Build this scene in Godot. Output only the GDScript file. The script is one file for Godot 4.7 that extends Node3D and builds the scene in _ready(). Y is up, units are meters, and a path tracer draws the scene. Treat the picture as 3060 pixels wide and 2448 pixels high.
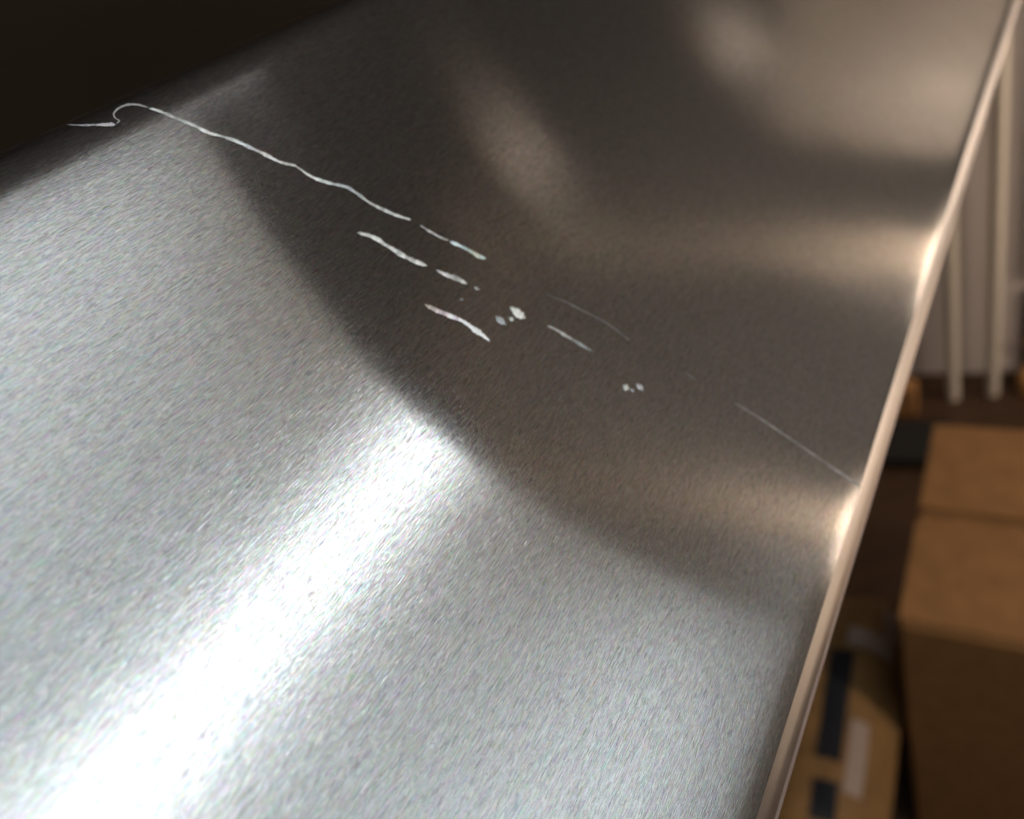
extends Node3D

const RIM_LIGHT := 0.24
const CAM_H := 1.25          # camera height above the floor
const RIM := 0.014          # radius of the panel's rounded long edges
const LEFT := 0.0832         # its half widths
const RIGHT := 0.0889
const H := 0.11              # camera height above the steel face
var rng := RandomNumberGenerator.new()
var cam_basis: Basis         # camera axes in the world
var eye := Vector3(0, CAM_H, 0)
var strip: Transform3D       # x across the panel, y out of its face, z towards its near end
var taken := {}


func numbered(called: String) -> String:
	var n: int = taken.get(called, -1) + 1
	taken[called] = n
	return called if n == 0 else "%s_%03d" % [called, n]


func tag(o: Node, label := "", category := "", group := "", kind := "") -> Node:
	if label: o.set_meta("label", label)
	if category: o.set_meta("category", category)
	if group: o.set_meta("group", group)
	if kind: o.set_meta("kind", kind)
	return o


func thing(called: String, at: Transform3D, label: String, category: String, group := "") -> Node3D:
	var o := Node3D.new()
	o.name = numbered(called)
	o.transform = at
	add_child(o, true)
	tag(o, label, category, group)
	return o


func obj(called: String, mesh: Mesh, mat: Material, parent: Node = self, at := Transform3D()) -> MeshInstance3D:
	var o := MeshInstance3D.new()
	o.name = numbered(called) if parent == self else called
	o.mesh = mesh
	o.material_override = mat
	o.transform = at
	parent.add_child(o, true)
	return o


func paint(lin: Color, rough := 0.7, metal := 0.0) -> StandardMaterial3D:
	var m := StandardMaterial3D.new()
	m.albedo_color = lin.linear_to_srgb()
	m.roughness = rough
	m.metallic = metal
	return m


func glow(lin: Color, power: float, base := 0.8) -> StandardMaterial3D:
	var m := paint(Color(base, base, base), 0.4)
	m.emission_enabled = true
	m.emission = lin.linear_to_srgb()
	m.emission_energy_multiplier = power
	return m


func noise_tex(freq: float, lo: Color, hi: Color, octaves := 4, size := 512, sd := 1) -> NoiseTexture2D:
	var n := FastNoiseLite.new()
	n.seed = sd
	n.frequency = freq
	n.fractal_octaves = octaves
	var t := NoiseTexture2D.new()
	t.width = size
	t.height = size
	t.seamless = true
	t.noise = n
	var g := Gradient.new()
	g.set_color(0, lo)
	g.set_color(1, hi)
	t.color_ramp = g
	return t


# a box with chamfered edges, centred on x and z, standing on y = 0
func block(sx: float, sy: float, sz: float, c := 0.004) -> ArrayMesh:
	var st := SurfaceTool.new()
	st.begin(Mesh.PRIMITIVE_TRIANGLES)
	st.set_smooth_group(-1)
	var half := Vector3(sx, sy, sz) / 2
	var up := Vector3(0, sy / 2, 0)
	var pts := {}
	for i in [-1, 1]:
		for j in [-1, 1]:
			for k in [-1, 1]:
				var s := Vector3(i, j, k)
				for ax in 3:
					var p := half - Vector3(c, c, c)
					p[ax] = half[ax]
					pts[[i, j, k, ax]] = p * s + up
	var tri := func(a: Vector3, b: Vector3, d: Vector3):
		var n := (b - a).cross(d - a)
		if n.dot((a + b + d) / 3 - up) > 0:   # clockwise seen from outside
			var q := b
			b = d
			d = q
		for v in [a, b, d]:
			st.add_vertex(v)
	var quad := func(a, b, d, e):
		tri.call(a, b, d)
		tri.call(a, d, e)
	for ax in 3:
		var o1 := (ax + 1) % 3
		var o2 := (ax + 2) % 3
		for s in [-1, 1]:
			var key := func(p, q):
				var r := [0, 0, 0, ax]
				r[ax] = s
				r[o1] = p
				r[o2] = q
				return r
			quad.call(pts[key.call(-1, -1)], pts[key.call(1, -1)], pts[key.call(1, 1)], pts[key.call(-1, 1)])
		for p in [-1, 1]:
			for q in [-1, 1]:
				var e1 := [0, 0, 0, o1]
				e1[o1] = p
				e1[o2] = q
				e1[ax] = -1
				var e2: Array = e1.duplicate()
				e2[ax] = 1
				var f1: Array = e1.duplicate()
				f1[3] = o2
				var f2: Array = e2.duplicate()
				f2[3] = o2
				quad.call(pts[e1], pts[e2], pts[f2], pts[f1])
	for i in [-1, 1]:
		for j in [-1, 1]:
			for k in [-1, 1]:
				tri.call(pts[[i, j, k, 0]], pts[[i, j, k, 1]], pts[[i, j, k, 2]])
	st.generate_normals()
	return st.commit()


# a surface of rows of points, with smooth normals; rows run over v
func sheet(rows: Array, uvs: Array = [], colors: Array = []) -> ArrayMesh:
	var st := SurfaceTool.new()
	st.begin(Mesh.PRIMITIVE_TRIANGLES)
	st.set_smooth_group(0)
	for r in rows.size() - 1:
		for c in rows[r].size() - 1:
			for k in [[0, 0], [1, 0], [1, 1], [0, 0], [1, 1], [0, 1]]:
				if uvs.size():
					st.set_uv(uvs[r + k[0]][c + k[1]])
				if colors.size():
					st.set_color(colors[r + k[0]])
				st.add_vertex(rows[r + k[0]][c + k[1]])
	st.generate_normals()
	return st.commit()


func lathe(profile: Array, n := 24) -> ArrayMesh:
	var rows := []
	for i in n + 1:
		var a := TAU * i / n
		var row := []
		for p in profile:
			row.append(Vector3(p.x * cos(a), p.y, p.x * sin(a)))
		rows.append(row)
	return sheet(rows)


func tube(path: Array, r: float, n := 10) -> ArrayMesh:
	var rows := []
	for i in path.size():
		var d: Vector3 = (path[mini(i + 1, path.size() - 1)] - path[maxi(i - 1, 0)]).normalized()
		var a := d.cross(Vector3(0.3, 0.2, 0.93)).normalized()
		var b := d.cross(a)
		var row := []
		for k in n + 1:
			var t := TAU * k / n
			row.append(path[i] + (a * cos(t) + b * sin(t)) * r)
		rows.append(row)
	return sheet(rows)


# brushing: short strokes along the steel, dark and light
func strokes(bg: float, count: int, spread: float, len_lo: int, len_hi: int, tint := 0.0, steep := 1.0) -> Image:
	var im := Image.create(2048, 2048, false, Image.FORMAT_RGB8)
	im.fill(Color(bg, bg, bg))
	for i in count:
		var g := clampf(bg + rng.randfn(0.0, spread) * (steep if rng.randf() < 0.08 else 1.0), 0, 1)
		var c := Color(g, g, g)
		if tint > 0:
			c = Color(g + rng.randfn(0, tint), g + rng.randfn(0, tint), g + rng.randfn(0, tint)).clamp()
		var l := rng.randi_range(len_lo, len_hi) * (2 if rng.randf() < 0.06 else 1)
		im.fill_rect(Rect2i(rng.randi_range(0, 2047), rng.randi_range(-len_hi, 2047), 1 if rng.randf() < 0.8 else 2, l), c)
	return im


func steel() -> StandardMaterial3D:
	var m := paint(Color(0.62, 0.615, 0.61), 0.135, 1.0)
	var relief := strokes(0.5, 300000, 0.09, 6, 30, 0.0, 4.0)
	relief.bump_map_to_normal_map(1.0)
	m.normal_enabled = true
	m.normal_texture = ImageTexture.create_from_image(relief)
	m.normal_scale = 0.28
	m.albedo_texture = ImageTexture.create_from_image(strokes(0.85, 300000, 0.1, 8, 32, 0.045))
	m.albedo_color = Color(0.72, 0.72, 0.72).linear_to_srgb()
	m.anisotropy_enabled = true
	m.anisotropy = 0.95
	return m


func _ready() -> void:
	rng.seed = 7
	# camera: looks down and along the steel
	var up := Vector3(-0.34476822, 0.71551898, 0.60759153)
	var z := (Vector3(0, 0, 1) - up * up.z).normalized()
	var x := up.cross(z)
	cam_basis = Basis(Vector3(x.x, up.x, z.x), Vector3(x.y, up.y, z.y), Vector3(x.z, up.z, z.z))
	var cam := Camera3D.new()
	cam.name = "camera"
	var att := CameraAttributesPhysical.new()
	att.frustum_focal_length = 12.0 / tan(deg_to_rad(27.0))
	att.exposure_aperture = 9.8
	att.frustum_focus_distance = 0.125
	att.frustum_near = 0.02
	att.frustum_far = 60.0
	cam.attributes = att
	cam.fov = 54.0
	cam.near = 0.02
	cam.far = 60.0
	cam.transform = Transform3D(cam_basis, eye)
	add_child(cam)
	cam.current = true

	var we := WorldEnvironment.new()
	we.name = "environment"
	var env := Environment.new()
	env.background_mode = Environment.BG_COLOR
	env.background_color = Color(0, 0, 0)
	env.tonemap_mode = Environment.TONE_MAPPER_LINEAR
	env.tonemap_exposure = 1.0
	env.sdfgi_enabled = true
	env.ssao_enabled = true
	env.ssil_enabled = true
	we.environment = env
	add_child(we)

	var t := cam_basis * Vector3(0.48251829, 0.60724964, -0.63120834)
	var n := cam_basis * Vector3(0.44636, 0.44959, 0.77371)
	var w := t.cross(n).normalized()
	n = w.cross(t).normalized()
	strip = Transform3D(Basis(w, n, -t), eye - n * H)

	room()
	panel()
	tube_lamp()
	background()
	warm_lamps()


func room() -> void:
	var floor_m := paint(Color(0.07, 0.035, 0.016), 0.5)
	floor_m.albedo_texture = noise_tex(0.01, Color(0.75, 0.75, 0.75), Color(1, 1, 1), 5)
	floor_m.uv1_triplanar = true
	floor_m.uv1_scale = Vector3(1, 1, 6)
	var b := BoxMesh.new()
	b.size = Vector3(7, 0.1, 7)
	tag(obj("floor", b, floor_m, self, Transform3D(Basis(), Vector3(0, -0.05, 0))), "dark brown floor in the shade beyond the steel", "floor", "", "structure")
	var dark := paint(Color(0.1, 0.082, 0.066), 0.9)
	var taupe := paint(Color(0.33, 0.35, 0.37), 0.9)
	tag(obj("ceiling", b, paint(Color(0.25, 0.275, 0.31), 0.9), self, Transform3D(Basis(), Vector3(0, 2.65, 0))), "plain ceiling overhead", "ceiling", "", "structure")
	var wb := BoxMesh.new()
	wb.size = Vector3(0.1, 2.6, 7)
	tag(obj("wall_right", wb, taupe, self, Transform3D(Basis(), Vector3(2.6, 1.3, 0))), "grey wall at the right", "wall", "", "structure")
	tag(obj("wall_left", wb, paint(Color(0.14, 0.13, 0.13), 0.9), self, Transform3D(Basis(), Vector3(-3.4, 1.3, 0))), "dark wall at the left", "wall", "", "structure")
	var wz := BoxMesh.new()
	wz.size = Vector3(7, 2.6, 0.1)
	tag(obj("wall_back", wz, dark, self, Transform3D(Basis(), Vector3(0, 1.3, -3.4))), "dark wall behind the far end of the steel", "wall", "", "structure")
	tag(obj("wall_front", wz, taupe, self, Transform3D(Basis(), Vector3(0, 1.3, 3.4))), "plain wall behind the viewer", "wall", "", "structure")


func panel() -> void:
	var root := thing("steel_panel", strip, "scratched brushed stainless steel panel with rounded long edges", "steel panel")
	var left := LEFT
	var right := RIGHT
	var r := RIM
	# cross-section from the left skirt over the face to the right skirt
	var prof := []
	for d in [0.04, 0.03]:
		prof.append(Vector2(-left, -d))
	for i in 13:
		var a := PI / 2 * i / 12
		prof.append(Vector2(-left + r - r * cos(a), -r + r * sin(a)))
	for i in range(1, 36):
		prof.append(Vector2(lerpf(-left + r, right - r, i / 36.0), 0))
	for i in 13:
		var a := PI / 2 * i / 12
		prof.append(Vector2(right - r + r * sin(a), -r + r * cos(a)))
	for d in [0.03, 0.04]:
		prof.append(Vector2(right, -d))
	# the brushed face, and the two long edges that were ground smooth afterwards
	var cut := 2 + 10
	var rim := 2 + 7
	var last := prof.size() - 1
	var wave := FastNoiseLite.new()   # the sheet is not perfectly flat
	wave.seed = 3
	wave.frequency = 0.016
	wave.fractal_octaves = 2
	var look := {"face": steel(), "bend": paint(Color(0.64, 0.62, 0.61), 0.3, 1.0), "edge": paint(Color(0.86, 0.79, 0.77), 0.46, 1.0)}
	for piece in [["face", 0, last - cut], ["bend", last - cut, last - rim], ["edge", last - rim, last]]:
		var rows := []
		var uvs := []
		for k in 201:
			var s := lerpf(-0.35, 1.15, k / 200.0)
			var row := []
			var uv := []
			var run := 0.0
			for i in range(piece[1], piece[2] + 1):
				if i > piece[1]:
					run += prof[i].distance_to(prof[i - 1])
				row.append(Vector3(prof[i].x, prof[i].y + wave.get_noise_2d(prof[i].x * 1000, s * 1000) * 0.00007, -s))
				uv.append(Vector2(run / 0.09, s / 0.12))
			rows.append(row)
			uvs.append(uv)
		obj(piece[0], sheet(rows, uvs), look[piece[0]], root)
	obj("back", block(left + right - 0.03, 0.018, 1.47, 0.002), paint(Color(0.1, 0.1, 0.1), 0.6), root, Transform3D(Basis(), Vector3((right - left) / 2, -0.039, -0.4)))
	scratches(root)


# a burr thrown up along a scratch: a low ridge on the face. Each entry is across, along, width in millimetres, as seen from straight above the middle line
func burr(d: Array, level: float, glint: float) -> ArrayMesh:
	var pts := []
	for i in range(0, d.size(), 3):
		pts.append(Vector3(d[i], d[i + 1], d[i + 2]))
	var fine := []
	for i in pts.size() - 1:
		var a: Vector3 = pts[maxi(i - 1, 0)]
		var b: Vector3 = pts[i]
		var c: Vector3 = pts[i + 1]
		var e: Vector3 = pts[mini(i + 2, pts.size() - 1)]
		var steps := clampi(int(Vector2(c.x - b.x, c.y - b.y).length() / 0.22), 3, 24)
		for k in steps:
			fine.append(b.cubic_interpolate(c, a, e, float(k) / steps))
	fine.append(pts[-1])
	var rows := []
	var colors := []
	var fat := 1.0
	var tone := 1.0
	var drift := 0.0
	var hue := rng.randf() * TAU
	for i in fine.size():
		var p: Vector3 = fine[i]
		var before: Vector3 = fine[maxi(i - 1, 0)]
		var after: Vector3 = fine[mini(i + 1, fine.size() - 1)]
		var side := Vector2(after.y - before.y, -(after.x - before.x)).normalized()
		var from_end := float(mini(i, fine.size() - 1 - i))
		var end := clampf(0.15 + from_end * 0.3, 0, 1)
		fat = clampf(lerpf(fat, 0.88, 0.25) + rng.randfn(0, 0.09), 0.5, 1.3)
		tone = clampf(lerpf(tone, 1.0, 0.15) + rng.randfn(0, 0.13), 0.45, 1.5)
		drift = lerpf(drift, 0, 0.2) + rng.randfn(0, 0.012)
		hue += rng.randfn(0, 0.25)
		var wd: float = p.z * end * fat / 2
		var row := []
		for q in [-1.0, -0.55, 0.0, 0.55, 1.0]:
			var off: float = q * wd * rng.randf_range(0.75, 1.2) + drift
			var u := (p.x + side.x * off) / 1000
			var s := (p.y + side.y * off) / 1000
			var y := face_height(u)
			for j in 4:
				y = face_height(u * (H - y) / H)
			u *= (H - y) / H
			s *= (H - y) / H
			row.append(Vector3(u, y + 0.00001 + (1 - q * q) * minf(wd * 0.3, 0.12) * rng.randf_range(0.5, 1.4) / 1000, -s))
		rows.append(row)
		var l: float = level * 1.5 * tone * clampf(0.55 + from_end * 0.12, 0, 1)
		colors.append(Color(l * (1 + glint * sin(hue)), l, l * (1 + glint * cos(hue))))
	return sheet(rows, [], colors)


func face_height(u: float) -> float:
	var over := maxf(-u - LEFT + RIM, u - RIGHT + RIM)
	return 0.0 if over <= 0 else -RIM + sqrt(maxf(RIM * RIM - over * over, 0.0))


func scratches(root: Node3D) -> void:
	var lists := [
		[-76.04, 74.03, 0.18, -74.87, 75.79, 0.45, -73.56, 78.23, 0.73, -72.82, 79.78, 0.82, -72.37, 80.18, 0.55],  # tail
		[-72.48, 80.29, 0.27, -72.81, 81.32, 0.27, -73.59, 81.23, 0.28, -74.41, 81.88, 0.28, -74.82, 83.29, 0.37, -74.65, 85.11, 0.47, -73.87, 86.54, 0.47, -72.6, 87.5, 0.56],  # hook
		[-72.54, 87.44, 0.56, -71.15, 88.52, 0.75, -68.97, 89.65, 0.84, -66.17, 91.05, 0.84, -63.78, 92.06, 0.83, -60.47, 94.41, 0.93, -55.91, 96.48, 0.83, -52.68, 97.72, 0.83, -50.65, 99.41, 0.74, -50.32, 99.54, 0.37, -49.36, 99.7, 0.46, -47.99, 99.89, 0.74, -46.32, 100.54, 0.74, -44.06, 102.1, 0.83, -42.01, 103.82, 0.83, -39.81, 104.44, 0.93, -37.31, 104.71, 0.92, -34.81, 105.59, 0.92, -32.09, 106.83, 0.83, -29.57, 108.52, 0.46],  # main
		[-27.9, 108.95, 0.56, -25.34, 109.59, 0.74, -23.08, 110.37, 0.65, -21.87, 111.18, 0.47],  # d1
		[-21.76, 111.03, 0.84, -18.81, 112.36, 1.12, -16.05, 113.19, 1.22, -14.61, 114.05, 0.75],  # d2
		[-34.06, 97.17, 0.53, -31.8, 98.79, 0.98, -28.49, 99.67, 1.07, -25.43, 100.36, 1.07, -22.69, 101.51, 1.07, -21.13, 102.35, 0.63],  # e1
		[-19.53, 103.1, 0.72, -17.53, 103.82, 1.26, -15.6, 104.99, 1.44, -13.49, 105.68, 0.54],  # e2
		[-12.41, 106.27, 0.45, -11.69, 106.38, 0.91, -11.12, 106.91, 0.27],  # e3
		[-16.32, 94.91, 0.52, -14.35, 95.54, 1.04, -12.04, 96.65, 1.13, -9.67, 97.74, 1.05, -7.27, 98.16, 1.31, -5.2, 98.43, 1.66, -3.27, 98.51, 0.61],  # f1
		[-4.9, 108.51, 0.91, -3.6, 108.53, 2.19, -2.21, 108.72, 2.19, -1.11, 108.94, 0.91],  # g1
		[-5.67, 104.23, 0.9, -4.44, 104.18, 1.97, -3, 104.26, 0.72],  # g2
		[-3.68, 106.24, 0.54, -3.05, 106.35, 1.45, -2.42, 106.47, 0.45],  # g3
		[-12.72, 101.82, 0.36, -12.28, 101.71, 0.8, -11.91, 101.65, 0.36],  # g4
		[2.87, 111.29, 0.55, 4.39, 111.95, 0.93, 7.32, 112.71, 0.93, 10.7, 113.58, 0.94, 13.15, 114.25, 0.47],  # h1
		[-1.4, 117.53, 0.29, 1.91, 119.41, 0.38, 6.8, 121.3, 0.48, 10.11, 122.58, 0.49, 13.68, 123.45, 0.39, 18.05, 123.85, 0.3],  # i1
		[21.73, 112.88, 0.75, 22.45, 112.81, 1.79, 23.36, 113.21, 0.75],  # j1
		[23.74, 115.62, 0.67, 24.78, 115.53, 1.72, 25.76, 115.25, 0.67],  # j2
		[23.13, 113.2, 0.47, 23.89, 113.42, 1.04, 24.43, 113.52, 0.38],  # j3
		[31.12, 127.72, 0.2, 32.55, 128.01, 0.41, 33.99, 128.3, 0.2],  # k1
		[43.61, 130.89, 0.31, 49.15, 132.38, 0.48, 56.84, 133.94, 0.59, 67.36, 135.85, 0.66, 76.73, 137.57, 0.68, 78.42, 137.66, 0.46],  # l1
	]
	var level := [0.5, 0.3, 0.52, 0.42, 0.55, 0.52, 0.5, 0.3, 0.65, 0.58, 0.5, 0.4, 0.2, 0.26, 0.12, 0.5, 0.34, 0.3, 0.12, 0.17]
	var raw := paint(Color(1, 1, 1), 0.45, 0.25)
	raw.vertex_color_use_as_albedo = true
	for i in lists.size():
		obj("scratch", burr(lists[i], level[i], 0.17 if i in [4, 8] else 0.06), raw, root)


func tube_lamp() -> void:
	var root := thing("tube_lamp", strip, "white barrel reflector lamp with one long tube, seen only mirrored in the steel", "lamp")
	var R := 0.6
	var s0 := -0.75
	var s1 := 0.497
	var span := deg_to_rad(38)
	var white := paint(Color(0.78, 0.82, 0.84), 0.8)
	var inner := []
	for i in 33:
		var a := lerpf(-span, span - deg_to_rad(2.5), i / 32.0)
		inner.append(Vector2(sin(a), cos(a)))
	var rows := []
	for c in inner:
		rows.append([Vector3(c.x * R, c.y * R, -s0), Vector3(c.x * R, c.y * R, -s1), Vector3(c.x * (R + 0.006), c.y * (R + 0.006), -s1), Vector3(c.x * (R + 0.006), c.y * (R + 0.006), -s0), Vector3(c.x * R, c.y * R, -s0)])
	obj("reflector", sheet(rows), white, root)
	var rt := 0.22
	var e1 := 0.231
	obj("tube", tube([Vector3(0, rt, 0.6), Vector3(0, rt, -e1)], 0.008, 16), glow(Color(1, 1, 1), 0.6), root)
	for zz in [0.6, -e1]:
		obj("end_cap", block(0.03, 0.03, 0.012, 0.002), paint(Color(0.7, 0.7, 0.7), 0.5), root, Transform3D(Basis(), Vector3(0, rt - 0.015, zz)))
	# a strip along either rim washes the inside of the reflector
	for side in [-1, 1]:
		var tilt := deg_to_rad(43.5 if side < 0 else 39.5)
		var along := Vector3(side * sin(tilt) * 0.5, cos(tilt) * 0.5, (0.75 - s1) / 2)
		var face := Basis(Vector3(0, 0, -side), -PI / 6) * Basis(Vector3.RIGHT, PI / 2)
		var strip_len := 0.75 + s1 - 0.004
		var seat := Transform3D(face, along)
		obj("rim_strip", block(0.02, 0.01, strip_len, 0.001), glow(Color(0.96, 0.99, 1.0), 1.0), root, seat * Transform3D(Basis(Vector3.RIGHT, -PI / 2), Vector3(0, 0, 0)) * Transform3D(Basis(), Vector3(0, -0.01, 0)))
		obj("rim_channel", block(0.03, 0.012, strip_len, 0.002), white, root, seat * Transform3D(Basis(Vector3.RIGHT, -PI / 2), Vector3(0, 0, 0)) * Transform3D(Basis(), Vector3(0, -0.0225, 0)))
		var wash := AreaLight3D.new()
		wash.name = "rim_light"
		wash.area_size = Vector2(0.02, strip_len)
		wash.light_energy = RIM_LIGHT
		wash.light_color = Color(0.96, 0.99, 1.0)
		wash.shadow_enabled = true
		wash.area_range = 10.0
		wash.transform = Transform3D(face, along + face * Vector3(0, 0, -0.004))
		root.add_child(wash, true)
	for dir in [-1, 1]:
		var l := AreaLight3D.new()
		l.name = "tube_light"
		l.area_size = Vector2(0.016, 0.6 + e1 - 0.02)
		l.light_energy = 0.03 if dir > 0 else 0.027
		l.light_color = Color(0.96, 0.99, 1.0)
		l.shadow_enabled = true
		l.area_range = 10.0
		l.transform = Transform3D(Basis(Vector3.RIGHT, PI / 2 * dir), Vector3(0, rt + dir * 0.0095, (0.6 - e1) / 2))
		root.add_child(l, true)


func upright(at: Vector3, along: Vector3) -> Transform3D:
	var xx := Vector3(along.x, 0, along.z).normalized()
	return Transform3D(Basis(xx, Vector3.UP, xx.cross(Vector3.UP)), at)


func background() -> void:
	var card := paint(Color(0.4, 0.2, 0.07), 0.85)
	card.albedo_texture = noise_tex(0.02, Color(0.85, 0.85, 0.85), Color(1, 1, 1), 5)
	card.uv1_triplanar = true
	card.uv1_scale = Vector3(3, 3, 3)
	# big carton
	var wd := Vector3(0.72, 0, 0.69)
	var dd := Vector3(0.69, 0, -0.72)
	var bw := 0.42
	var bd := 0.276
	var c := Vector3(0.247, 0, -0.408) + wd * bw / 2 + dd * bd / 2
	var root := thing("cardboard_box", upright(c, wd), "large closed cardboard box with a dark seam across its top", "cardboard box")
	obj("body", block(bw, 0.496, bd, 0.004), card, root)
	for k in [-1, 1]:
		obj("flap", block(bw, 0.004, bd / 2 - 0.012, 0.001), card, root, Transform3D(Basis(), Vector3(0, 0.4965, k * (bd / 4 + 0.002))))
	# grey wall panel
	var wn := Vector3(-0.62, 0, 0.78)
	var wl := Vector3(0.78, 0, 0.62)
	var cab := thing("grey_cabinet", upright(Vector3(0.855, 0, -1.085) - wn * 0.15 - wl * 0.15, wl), "low grey cabinet behind the two pale uprights", "cabinet")
	var grey := paint(Color(0.72, 0.67, 0.64), 0.6)
	obj("body", block(0.9, 0.84, 0.3, 0.004), grey, cab)
	obj("door", block(0.18, 0.58, 0.016, 0.003), paint(Color(0.75, 0.69, 0.63), 0.5), cab, Transform3D(Basis(), Vector3(0.332, 0.24, 0.159)))
	obj("kick_plate", block(0.18, 0.18, 0.012, 0.003), paint(Color(0.05, 0.04, 0.04), 0.5), cab, Transform3D(Basis(), Vector3(0.332, 0.03, 0.157)))
	var knob := lathe([Vector2(0.0, 0.014), Vector2(0.012, 0.012), Vector2(0.017, 0.006), Vector2(0.012, 0.0)])
	var copper := paint(Color(0.75, 0.4, 0.14), 0.5)
	obj("knob", knob, copper, cab, Transform3D(Basis(Vector3.RIGHT, PI / 2), Vector3(0.262, 0.098, 0.164)))
	obj("foot", lathe([Vector2(0.0, 0.05), Vector2(0.02, 0.046), Vector2(0.027, 0.03), Vector2(0.024, 0.0)]), copper, cab, Transform3D(Basis(), Vector3(0.262, 0.0, 0.19)))
	var rods := thing("metal_stand", upright(Vector3(0.826, 0, -1.03), Vector3(0.06, 0, 0.031)), "pale metal stand with two thin uprights before the grey wall", "metal stand")
	var rod_m := paint(Color(0.62, 0.58, 0.5), 0.4)
	obj("upright", tube([Vector3(-0.034, 0, 0), Vector3(-0.034, 0.6, -0.01), Vector3(-0.06, 1.3, -0.02)], 0.011), rod_m, rods)
	obj("upright", tube([Vector3(0.034, 0, 0), Vector3(0.034, 1.4, 0)], 0.011), rod_m, rods)
	# slim parcel lying left of the carton, on a dark carton
	var pd := Vector3(0.64, 0, -0.77)
	var at := upright(Vector3(0.182, 0.255, -0.463), Vector3(0.77, 0, 0.64))
	var under := thing("brown_carton", upright(Vector3(0.175, 0, -0.47), Vector3(0.77, 0, 0.64)), "dark brown carton under the tan padded bag", "carton")
	obj("body", block(0.13, 0.254, 0.3, 0.003), paint(Color(0.12, 0.07, 0.03), 0.85), under)
	var bag := thing("padded_bag", at, "tan padded bag with dark blue bars and a strip of clear tape", "padded bag")
	var tan := paint(Color(0.42, 0.235, 0.085), 0.75)
	tan.albedo_texture = noise_tex(0.02, Color(0.75, 0.75, 0.75), Color(1, 1, 1), 5, 256, 4)
	tan.uv1_triplanar = true
	tan.uv1_scale = Vector3(6, 6, 6)
	obj("body", bag_patch(-0.5, 0.5, -0.5, 0.5, 0.0, 20), tan, bag)
	obj("underside", bag_patch(-0.5, 0.5, -0.5, 0.5, 0.0, 8, 0.04), tan, bag)
	var navy := paint(Color(0.012, 0.014, 0.022), 0.6)
	obj("bar", bag_patch(-0.02, 0.16, -0.19, 0.2, 0.001, 6), navy, bag)
	obj("bar", bag_patch(-0.02, 0.17, -0.36, -0.25, 0.001, 6), navy, bag)
	var tape := paint(Color(0.5, 0.39, 0.33), 0.35)
	obj("tape", bag_patch(0.2, 0.32, -0.27, -0.04, 0.0012, 6), tape, bag)
	obj("seal", bag_patch(0.1, 0.44, 0.22, 0.3, 0.0012, 6), tape, bag)
	obj("seal", bag_patch(0.36, 0.47, 0.3, 0.44, 0.0012, 6), tape, bag)
	# small things on the floor behind the gap
	var crate := thing("black_crate", upright(Vector3(0.655, 0, -0.975), wl), "low black crate on the floor in the gap left of the cardboard box", "crate")
	obj("body", block(0.13, 0.03, 0.1, 0.004), paint(Color(0.01, 0.01, 0.01), 0.7), crate)
	var bit := thing("tan_carton", upright(Vector3(0.7, 0, -1.08), wl), "small tan carton by the steel edge, before the grey cabinet", "carton")
	obj("body", block(0.07, 0.07, 0.04, 0.003), card, bit)


# a patch of the padded bag's bulging skin, in shares of its width and length
func bag_patch(a0: float, a1: float, b0: float, b1: float, lift: float, n: int, flat := 0.0) -> ArrayMesh:
	var rows := []
	for i in n + 1:
		var row := []
		for j in n + 1:
			var a := lerpf(a0, a1, float(i) / n)
			var b := lerpf(b0, b1, float(j) / n)
			var y := (1.0 - pow(absf(2 * a), 3)) * (1.0 - pow(absf(2 * b), 4)) * 0.05
			var crease := 0.003 * sin(b * 26 + a * 9) * (1.0 - absf(2 * a))
			row.append(Vector3(a * 0.15 * (1.0 - 0.16 * pow(absf(2 * b), 3)), (0.003 if flat > 0 else 0.004 + y + crease) + lift, -b * 0.36))
		rows.append(row)
	return sheet(rows)


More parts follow.
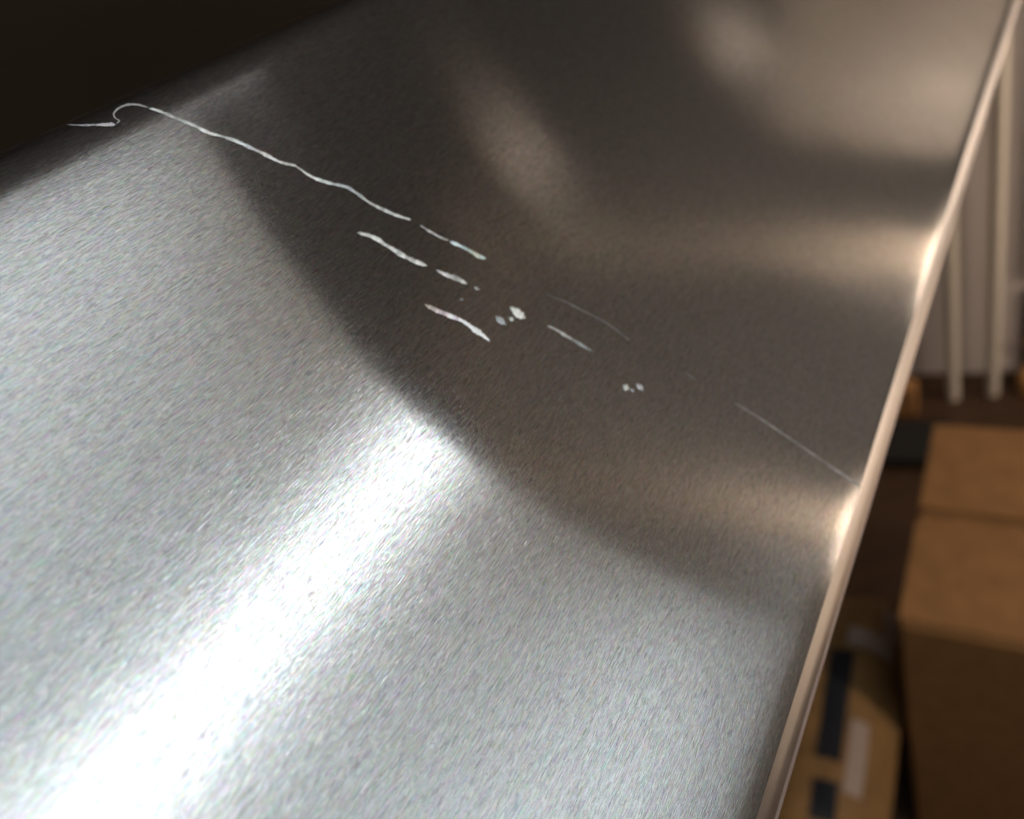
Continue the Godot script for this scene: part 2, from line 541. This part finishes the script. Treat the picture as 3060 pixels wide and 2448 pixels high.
func warm_lamps() -> void:
	var top := paint(Color(0.7, 0.64, 0.56), 0.5)
	var amber := Color(1.0, 0.77, 0.59)
	var rack := thing("post_rack", Transform3D(Basis(), Vector3(1.56, 0, -0.33)), "pale wooden rack with two posts, mirrored as two soft bands by the edge", "rack")
	for z in [-0.27, 0.27]:
		obj("post", block(0.07, 2.0, 0.07, 0.005), top, rack, Transform3D(Basis(), Vector3(0, 0, z)))
	obj("rail", block(0.04, 0.04, 0.47, 0.004), top, rack, Transform3D(Basis(), Vector3(0, 1.9, 0)))
	obj("shelf", block(0.9, 0.03, 1.2, 0.004), top, rack, Transform3D(Basis(), Vector3(-0.1, 0.13, 0)))
	var names := ["clip lamp with a bare warm bulb on the nearer rack post", "clip lamp with a bare warm bulb on the farther rack post"]
	var spots := [Vector3(1.34, 0.68, -0.06), Vector3(1.4, 0.70, -0.56)]
	for i in 2:
		var p: Vector3 = spots[i]
		var root := thing("clip_lamp", Transform3D(Basis(), p), names[i], "lamp", "clip lamps on the rack")
		obj("clip", block(0.05, 0.05, 0.09, 0.004), paint(Color(0.05, 0.045, 0.04), 0.4, 0.6), root, Transform3D(Basis(), Vector3(1.5 - p.x, -0.12, 0)))
		obj("arm", tube([Vector3(1.48 - p.x, -0.1, 0), Vector3(0.02, -0.1, 0), Vector3(0, -0.075, 0)], 0.007), paint(Color(0.05, 0.045, 0.04), 0.4, 0.6), root)
		obj("socket", lathe([Vector2(0.012, -0.08), Vector2(0.02, -0.075), Vector2(0.02, -0.035), Vector2(0.0, -0.035)]), paint(Color(0.4, 0.3, 0.15), 0.3, 1.0), root)
		var sm := SphereMesh.new()
		sm.radius = 0.08
		sm.height = 0.16
		obj("bulb", sm, glow(amber, 3.0), root, Transform3D(Basis(), Vector3(0, 0.03, 0)))
		lamp_light(root, Vector3(0, 0.03, 0), amber, 0.21, 0.075)
	var round_m := thing("ceiling_lamp", Transform3D(Basis(), Vector3(1.2, 2.4, 1.3)), "round warm lamp under the ceiling, behind the viewer's shoulder", "lamp")
	var dome := SphereMesh.new()
	dome.radius = 0.11
	dome.height = 0.22
	obj("globe", dome, glow(amber, 3.0), round_m)
	obj("stem", tube([Vector3(0, 0.1, 0), Vector3(0, 0.2, 0)], 0.02), paint(Color(0.3, 0.3, 0.3)), round_m)
	lamp_light(round_m, Vector3.ZERO, amber, 1.35, 0.1)
	var places := [Vector3(1.735, 1.967, -0.853), Vector3(1.836, 1.492, -1.2)]
	var what := ["amber glass globe lamp hanging higher and nearer", "amber glass globe lamp hanging lower and farther"]
	for i in 2:
		var pend := thing("pendant_lamp", Transform3D(Basis(), places[i]), what[i], "lamp", "hanging globe lamps")
		var up_to: float = 2.6 - places[i].y
		obj("cap", lathe([Vector2(0.012, 0.13), Vector2(0.03, 0.12), Vector2(0.04, 0.07), Vector2(0.0, 0.07)]), paint(Color(0.6, 0.42, 0.2), 0.35, 1.0), pend)
		obj("cord", tube([Vector3(0, 0.12, 0), Vector3(0, up_to, 0)], 0.004), paint(Color(0.03, 0.03, 0.03)), pend)
		var ps := SphereMesh.new()
		ps.radius = 0.08
		ps.height = 0.16
		obj("globe", ps, glow(amber, 0.42, 0.4), pend)
		lamp_light(pend, Vector3.ZERO, amber, 0.005, 0.075)
	var tall := thing("floor_lamp", Transform3D(Basis(), Vector3(1.6, 0, -1.05)), "floor lamp with a cream drum shade, mirrored at the far end of the steel", "lamp")
	obj("shade", lathe([Vector2(0.19, 1.33), Vector2(0.23, 0.92), Vector2(0.227, 0.92), Vector2(0.187, 1.33), Vector2(0.19, 1.33)], 40), glow(Color(1.0, 0.72, 0.5), 0.24, 0.25), tall)
	obj("pole", tube([Vector3(0, 0.02, 0), Vector3(0, 1.1, 0)], 0.012), paint(Color(0.05, 0.045, 0.04), 0.4, 0.6), tall)
	obj("base", lathe([Vector2(0.0, 0.03), Vector2(0.13, 0.025), Vector2(0.14, 0.0)]), paint(Color(0.05, 0.045, 0.04), 0.4, 0.6), tall)
	lamp_light(tall, Vector3(0, 1.12, 0), amber, 0.002, 0.2)


func lamp_light(root: Node3D, at: Vector3, lin: Color, energy: float, size: float) -> void:
	var l := OmniLight3D.new()
	l.name = "lamp_light"
	l.light_color = lin.linear_to_srgb()
	l.light_energy = energy
	l.light_size = size
	l.omni_range = 10.0
	l.omni_attenuation = 2.0
	l.shadow_enabled = true
	l.position = at
	root.add_child(l, true)
